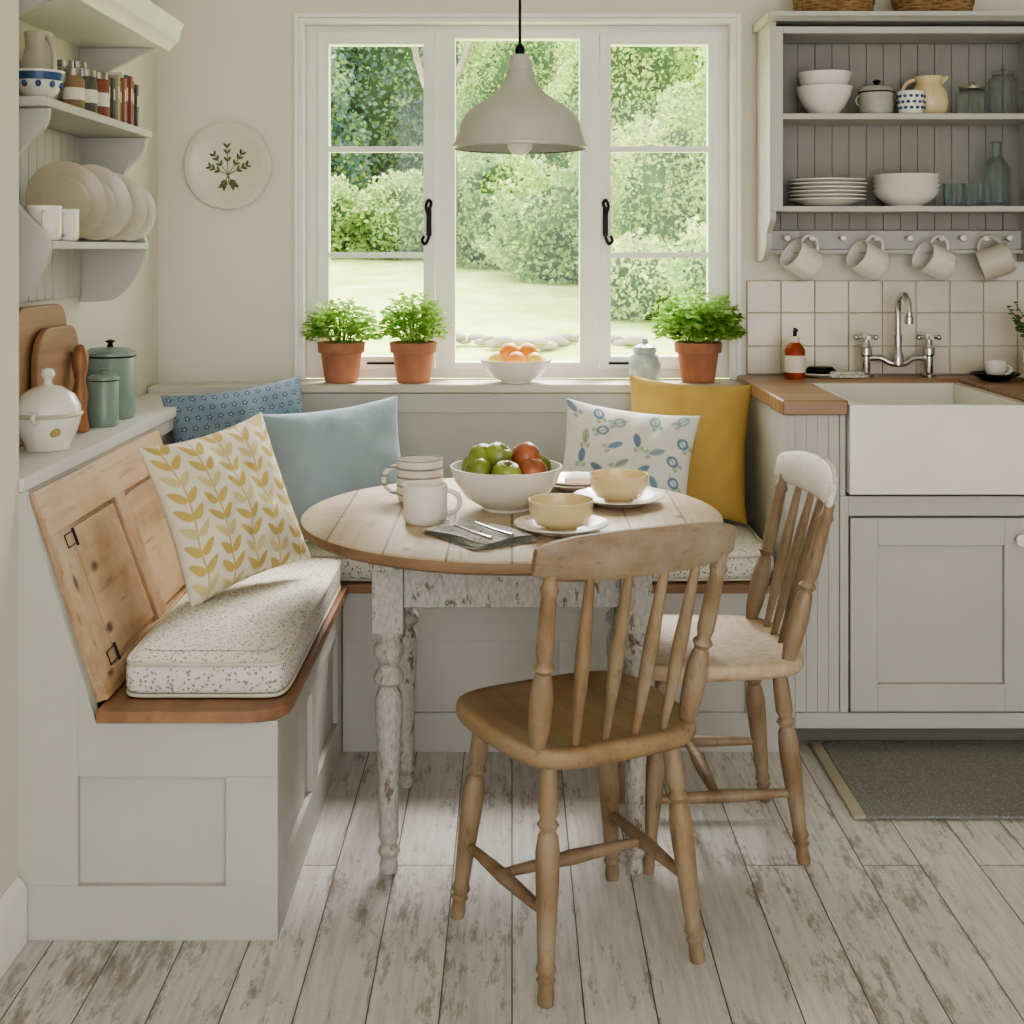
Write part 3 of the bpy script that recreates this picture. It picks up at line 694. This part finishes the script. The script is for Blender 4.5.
herb('potted_herb',(-.518,3.948,.886),.108,.125,560,.025,seed=1); herb('potted_herb',(-.300,3.948,.886),.102,.145,560,.025,seed=2); herb('potted_herb',(.565,3.948,.886),.125,.145,800,.030,seed=3)
m=MB(); m.lathe(bowlp(.108,.07,.42),(0,0,0),CERAM,48)
for (x,y,z,mt) in ((-.05,0,.062,LEM),(.0,-.035,.064,ORG),(.05,.0,.062,LEM),(0,.04,.064,ORG),(-.02,.0,.088,ORG),(.035,.02,.086,ORG)): m.ball((x,y,z),.032,mt,(1.1,1,.95) if mt is LEM else (1,1,1))
m.build('fruit_bowl',(.012,3.93,.886))
m=MB(); JR=plain('blue_grey_jar','#b9c3c2',.3,var=.1,vs=30,bmp=0,coat=.3)
m.lathe([(0,0),(.042,0),(.048,.01),(.05,.05),(.045,.075),(.034,.085),(.034,.09),(.038,.092),(.034,.105),(.012,.115),(.008,.13),(0,.132)],(0,0,0),JR,32); m.build('ginger_jar',(.405,3.965,.886))

# ---------------- pendant ----------------
m=MB()
prof=[(.150,0),(.150,.008),(.144,.028),(.140,.048),(.134,.064),(.121,.080),(.101,.095),(.080,.108),(.061,.121),(.047,.135),(.037,.150),(.031,.166),(.028,.185),(.027,.195),(.022,.203),(.022,.210),(0,.212)]
inn=[(r-.004 if r>.01 else 0,z-.003) for r,z in prof]; inn[0]=(.147,0)
m.lathe(prof,(0,0,0),ENAM,64); m.lathe(list(reversed(inn)),(0,0,0),ENAM,64); m.lathe([(.147,0),(.150,0)],(0,0,0),ENAM,64)
m.lathe([(.149,-.003),(.153,0),(.153,.006),(.149,.008)],(0,0,0),ENAM,64)
m.lathe([(.0295,.172),(.031,.174),(.0295,.176)],(0,0,0),ENAM,32)
m.lathe([(0,.21),(.011,.212),(.011,.225),(.005,.235),(0,.24)],(0,0,0),BLACK,16)
m.tube([(0,0,.23),(0,0,.98)],.0032,BLACK,8)
m.lathe([(0,.98),(.045,.98),(.04,.965),(.008,.95),(0,.95)],(0,0,0),WHITE,24)
m.lathe([(0,-.018),(.015,-.015),(.028,-.001),(.033,.018),(.027,.04),(.015,.06),(.013,.08),(0,.08)],(0,0,0),plain('bulb_glass','#f3eee2',.1,var=0,bmp=0),24)
m.lathe([(.014,.075),(.018,.08),(.018,.19)],(0,0,0),BLACK,16)
m.build('pendant_lamp',(.018,2.95,1.518))

# ---------------- table ----------------
m=MB(); R=.468
m.lathe([(0,.672),(R-.012,.672),(R-.003,.678)],(0,0,0),TEDGE,96)
m.lathe([(R-.003,.678),(R,.688),(R-.002,.697)],(0,0,0),TEDGE,96); m.lathe([(R-.002,.697),(R-.006,.70),(0,.70)],(0,0,0),TABLET,96)
lx,ly=.255,.215
for sx in (-1,1):
    for sy in (-1,1):
        x,y=sx*lx,sy*ly; h=.032; m.box(x-h,x+h,y-h,y+h,.50,.671,TLEG)
        pr=[(.0,0),(.018,0),(.020,.012),(.016,.03),(.024,.045),(.016,.06),(.022,.075),(.020,.09),(.022,.20),(.027,.30),(.030,.345),(.026,.37),(.018,.385),(.03,.395),(.032,.405),(.028,.415),(.019,.425),(.024,.44),(.032,.452),(.032,.466),(.022,.478),(.030,.49),(.031,.50)]
        m.lathe(pr,(x,y,0),TLEG,24)
m.box(-lx+.032,lx-.032,-ly-.016,-ly+.006,.55,.671,TLEG); m.box(-lx+.032,lx-.032,ly-.006,ly+.016,.55,.671,TLEG)
m.box(-lx-.016,-lx+.006,-ly+.032,ly-.032,.55,.671,TLEG); m.box(lx-.006,lx+.016,-ly+.032,ly-.032,.55,.671,TLEG)
m.build('dining_table',(0,2.905,0),bevel=.002)
TZ=.7005
m=MB(); m.lathe(bowlp(.127,.098,.42),(0,0,0),CERAM,56)
for i,(x,y,z,mt) in enumerate(((-.06,-.04,.085,APG),(.0,-.065,.085,APG),(.06,-.035,.085,APR),(.07,.03,.085,APG),(-.07,.03,.085,APG),(0,.07,.085,APR),(-.02,0,.115,APG),(.045,.02,.112,APR),(-.055,.01,.11,APG))):
    r=.034; m.T=Matrix.Translation((x,y,z))@Euler((random.uniform(-.6,.6),random.uniform(-.6,.6),0)).to_matrix().to_4x4()
    m.lathe([(0,-.8*r),(.3*r,-.88*r),(.6*r,-.75*r),(.9*r,-.3*r),(r,.1*r),(.95*r,.45*r),(.7*r,.8*r),(.35*r,.9*r),(.12*r,.8*r),(0,.65*r)],(0,0,0),mt,24); m.tube([(0,0,.6*r),(.002,0,1.15*r)],.0015,BARK,5); m.T=Matrix.Identity(4)
m.build('apple_bowl',(-.013,2.94,TZ))
mug('coffee_mug',.048,.082,(-.187,2.80,TZ),CERAM,0.1); mug('striped_coffee_mug',.054,.10,(-.215,3.03,TZ),STRIPE,pi)
teacup('teacup_and_saucer',.068,.062,(.102,2.70,TZ),.098,CREAM,CERAM,.9); teacup('teacup_and_saucer',.068,.064,(.246,3.0,TZ),.105,CREAM,CERAM,.9)
m=MB(); m.lathe(platep(.09),(0,0,0),CERAM,40); m.lathe(platep(.085),(.0,0,.006),CERAM,40); m.box(-.03,.05,-.04,.03,.014,.02,BASK); m.build('side_plate',(.16,3.19,TZ))
# napkin with cutlery
m=MB()
def cloth(w,h,z,seed):
    n=14; v=[];f=[]; r=random.Random(seed); a,b2=r.uniform(0,6),r.uniform(0,6)
    for i in range(n+1):
        for j in range(n+1):
            x=-w/2+w*i/n;y=-h/2+h*j/n; v.append((x,y,z+.0018*(1+math.sin(x*50+a)*math.cos(y*40+b2))))
    for i in range(n):
        for j in range(n): k=i*(n+1)+j; f.append((k,k+n+1,k+n+2,k+1))
    m.add(v,f,NAPK)
for k in range(4):
    m.T=Matrix.Rotation(.05*k,4,'Z'); cloth(.15-.006*k,.21-.006*k,.0008+.0035*k,k)
m.T=Matrix.Identity(4)
for x in (-.035,.015):
    z=.020
    m.tube([(x,-.10,z),(x,-.04,z),(x,.035,z+.002)],[.0045,.003,.0025],CHROME,8)
    m.box(x-.010,x+.010,.033,.045,z,z+.002,CHROME)
    for t in (-.0085,-.003,.003,.0085): m.tube([(x+t,.043,z+.001),(x+t,.085,z+.004)],.0013,CHROME,6)
m.build('napkin_with_forks',(-.068,2.65,TZ),.6)

# ---------------- chairs ----------------
def chair(name,loc,rot,mw,ms,mr,railz=.765):
    m=MB(); sz=.43
    N=48; a,bb=.195,.19; ring=[]
    for k in range(N):
        t=2*pi*k/N; c,s=math.cos(t),math.sin(t)
        x=a*math.copysign(abs(c)**.5,c); y=bb*math.copysign(abs(s)**.5,s); ring.append((x*(1+.06*y/bb),y))
    lay=[(0,-.012),(.35,-.012),(.65,-.009),(.85,-.003),(.94,0),(.985,-.003),(1,-.010),(1,-.024),(.97,-.034),(.9,-.037),(0,-.037)]
    v=[];f=[]
    for fr,z in lay:
        for (x,y) in ring: v.append((x*max(fr,.001),y*max(fr,.001),sz+z))
    for j in range(len(lay)-1):
        for k in range(N): q=(k+1)%N; f.append((j*N+k,j*N+q,(j+1)*N+q,(j+1)*N+k))
    m.add(v,f,ms)
    leg=[(0,.013),(.03,.0145),(.08,.0125),(.10,.017),(.115,.012),(.14,.018),(.17,.0145),(.3,.017),(.5,.021),(.62,.0215),(.68,.018),(.70,.013),(.725,.020),(.75,.013),(.78,.018),(.9,.017),(1,.014)]
    F={(-1,1):((-.173,.165,0),(-.135,.125,sz-.03)),(1,1):((.173,.165,0),(.135,.125,sz-.03)),(-1,-1):((-.155,-.170,0),(-.125,-.125,sz-.03)),(1,-1):((.155,-.170,0),(.125,-.125,sz-.03))}
    for p0,p1 in F.values(): m.turned(p0,p1,leg,mw)
    def at(k,t): return Vector(F[k][0]).lerp(Vector(F[k][1]),t)
    st=[(0,.008),(.15,.010),(.5,.014),(.85,.010),(1,.008)]
    mids=[]
    for sx in (-1,1):
        p,q=at((sx,1),.36),at((sx,-1),.36); m.turned(p,q,st,mw,12); mids.append(p.lerp(q,.45))
    m.turned(mids[0],mids[1],st,mw,12)
    def ry(x): return -.215-.035*(1-(x/.2)**2)
    post=[(0,.012),(.05,.015),(.12,.019),(.3,.021),(.42,.016),(.45,.012),(.48,.019),(.51,.012),(.56,.016),(.75,.015),(.88,.013),(.91,.017),(.94,.012),(1,.011)]
    for sx in (-1,1): m.turned((sx*.152,-.135,sz-.01),(sx*.172,ry(.172)+.004,railz-.02),post,mw)
    sp=[(0,.007),(.1,.008),(.35,.0125),(.55,.0135),(.8,.010),(1,.0075)]
    for x in (-.095,-.032,.032,.095):
        p0=Vector((x*.95,-.155,sz-.008)); p1=Vector((x*1.12,ry(x*1.12),railz-.02))
        m.tube([p0.lerp(p1,t) for t,_ in sp],[r for _,r in sp],mw,12,1)
    v=[];f=[];n=28
    for i in range(n+1):
        x=-.2+.4*i/n; e=abs(x/.2); hh=.036*(1-.35*e**6)+.006*(1-e**2); y=ry(x); th=.011*(1-.4*e**8)
        zc=railz+.006*(1-e**2)
        for (dy,dz) in ((-1,-.8),(-1.05,0),(-1,.75),(-.5,1),(.5,1),(1,.75),(1.05,0),(1,-.8),(.5,-1),(-.5,-1)):
            v.append((x,y+dy*th-dz*.006,zc+dz*hh))
    k=10
    for i in range(n):
        for j in range(k): q=(j+1)%k; f.append((i*k+j,i*k+q,(i+1)*k+q,(i+1)*k+j))
    f.append(tuple(range(k))); f.append(tuple(range(n*k+k-1,n*k-1,-1)))
    m.add(v,f,mr)
    return m.build(name,loc,rot,ang=50)
chair('dining_chair',(.122,2.435,0),math.radians(26),OAK,OAKS,OAKR,.768)
chair('dining_chair',(.432,2.87,0),math.radians(94),OAK,OAKP,OAKW,.778)

m=MB(); m.box(.80,1.75,2.93,3.37,.001,.010,RUG); m.box(.77,.7995,2.93,3.37,.001,.011,RUGB); m.build('woven_rug',bevel=.003)
m=MB(); m.lathe(platep(.07,.01),(0,0,0),CERAM); m.lathe([(0,.005),(.04,.006),(.05,.09),(.046,.09),(0,.06)],(0,0,0),CERAM)
r=random.Random(5)
for k in range(26):
    a=r.uniform(0,2*pi); l=r.uniform(.08,.16); tip=Vector((math.cos(a)*l*.7,math.sin(a)*l*.7,.08+l*.9)); m.tube([(0,0,.06),(tip.x*.4,tip.y*.4,.08+l*.5),tuple(tip)],.0012,PLANTD,5)
    for q in range(5):
        t=.4+.15*q; p=Vector((tip.x*t,tip.y*t,.07+(tip.z-.07)*t)); m.ball(tuple(p+Vector((r.uniform(-.012,.012),r.uniform(-.012,.012),.004))),.008,PLANTD,(1,1,.3),8)
m.build('counter_houseplant',(1.55,3.82,.904))

# ---------------- garden ----------------
b=MB(); n=40; v=[];f=[]
def gz(y): return .25+(min(y,18)-4.3)*.075
for i in range(n+1):
    for j in range(n+1):
        x=-14+28*i/n; y=4.25+36*j/n; v.append((x,y,gz(y)+.04*math.sin(x*1.3)*math.cos(y*.7)))
for i in range(n):
    for j in range(n): k=i*(n+1)+j; f.append((k,k+n+1,k+n+2,k+1))
b.add(v,f,GRASS); b.build('garden_lawn')
def foliage(name,blobs,mats,leaf,dens):
    vs=[];fs=[];mi=[];o=0; core=MB()
    for (cx,cy,cz,rx,ry,rz) in blobs:
        N=int(dens*(rx*rz+rx*ry))
        p=rng.normal(size=(N,3)); p/=np.linalg.norm(p,axis=1,keepdims=True)
        k=np.sin(p[:,0]*6+cx)*np.cos(p[:,2]*7+cy)*.12+np.sin(p[:,0]*15)*np.sin(p[:,2]*13)*.08
        rad=(rng.uniform(.78,1.06,N)+k)[:,None]
        c=np.array([cx,cy,cz])+p*rad*np.array([rx,ry,rz])
        d=rng.normal(size=(N,3)); d/=np.linalg.norm(d,axis=1,keepdims=True)
        s=np.cross(d,rng.normal(size=(N,3))); s/=np.linalg.norm(s,axis=1,keepdims=True)
        l=leaf*rng.uniform(.6,1.3,(N,1))
        q=np.stack([c,c+d*l*.5+s*l*.35,c+d*l,c+d*l*.5-s*l*.35],1).reshape(-1,3)
        vs.append(q); fs.append(np.arange(4*N).reshape(N,4)+o); o+=4*N; mi.append(rng.integers(0,len(mats),N))
    vs=np.concatenate(vs);fs=np.concatenate(fs);mi=np.concatenate(mi)
    me=bpy.data.meshes.new(name); me.from_pydata(vs.tolist(),[],fs.tolist())
    for m_ in mats: me.materials.append(m_)
    me.polygons.foreach_set('material_index',mi.astype(np.int32))
    ob=bpy.data.objects.new(name,me); bpy.context.collection.objects.link(ob)
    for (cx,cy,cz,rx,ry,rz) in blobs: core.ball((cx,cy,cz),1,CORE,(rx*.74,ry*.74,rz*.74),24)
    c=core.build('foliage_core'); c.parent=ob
    return ob
foliage('garden_conifer_trees',[(-5.2,22,4.0,2.2,1.6,3.6),(-2.5,23,4.2,1.7,1.6,3.4),(-.6,27,4,1.6,1.6,3.5),(-3.6,20,2.9,1.3,1.2,1.9)],[LF_D,LF_D,LF_M],.10,2600)
foliage('garden_shrubs',[(-2.6,17.2,1.65,.9,.8,.6),(-1.4,17,1.65,.8,.7,.65),(-.2,15.5,1.7,.8,.8,.85),(.55,14,1.45,.8,.7,.7),(-3.8,18,1.9,1,.9,.9),(.3,18.5,3.0,1.3,1,1.9),(2.6,22,4.5,2.4,1.5,3.6),(5.5,21,4,2.2,1.5,3.6),(.1,24,5.0,1.5,1,2.6)],[LF_M,LF_L,LF_M],.065,5200)
foliage('garden_hedge',[(1.6,12.2,1.6,.8,.7,1.1),(2.5,11.5,2.0,.9,.8,1.6),(1.2,13.8,3.0,.8,.8,1.1),(2.3,14.5,3.9,1.1,.8,1.3),(1.55,9.5,.95,.4,.45,.55),(1.0,10.6,.95,.4,.45,.45)],[LF_L,LF_L,LF_M],.05,9000)
m=MB(); m.tube(spline([(-.75,15,.9),(-.7,15,2.2),(-.85,15,3.4),(-.8,15,5.5)],5),.08,BARK,10); m.tube(spline([(-.8,15,3.0),(-.45,15,3.8),(-.3,15,5.2)],4),.04,BARK,8); m.tube(spline([(-.75,15,2.6),(-1.1,15,3.5),(-1.3,15,5)],4),.035,BARK,8); m.build('garden_tree_trunk')
m=MB(); r=random.Random(3)
for i in range(26):
    x=-.55+i*.055+r.uniform(-.02,.02); m.ball((x,9+.25*math.sin(i*.4),gz(9)+.035+.03*(i%2)),.045*r.uniform(.6,1.3),ROCK,(1.5,1,.6),8)
m.build('garden_stone_edging')

# ---------------- lights, world, camera ----------------
w=bpy.data.worlds.new('World'); bpy.context.scene.world=w; w.use_nodes=True
bg=w.node_tree.nodes['Background']; bg.inputs[0].default_value=(.97,.985,1,1); bg.inputs[1].default_value=4.1
def sun(name,e,a,col,d):
    s=bpy.data.lights.new(name,'SUN'); s.energy=e; s.angle=math.radians(a); s.color=col
    so=bpy.data.objects.new(name,s); bpy.context.collection.objects.link(so); so.rotation_euler=Vector(d).to_track_quat('-Z','Y').to_euler()
sun('sun',9,24,(1,.965,.91),(-.22,-.75,-.85))
sun('added_window_fill_sun',10,75,(.98,.99,1),(.08,-.85,-.5))  # second, very soft sun added to strengthen the light entering by the window
cam=bpy.data.cameras.new('camera'); co=bpy.data.objects.new('camera',cam); bpy.context.collection.objects.link(co)
co.location=(0,0,1.286); co.rotation_euler=(pi/2,0,0)
cam.sensor_width=36; cam.lens=1300/1024*36; cam.shift_y=-262/1024; cam.clip_start=.05
bpy.context.scene.camera=co
try: bpy.context.scene.view_settings.look='AgX - Medium High Contrast'
except Exception as e: print('look',e)
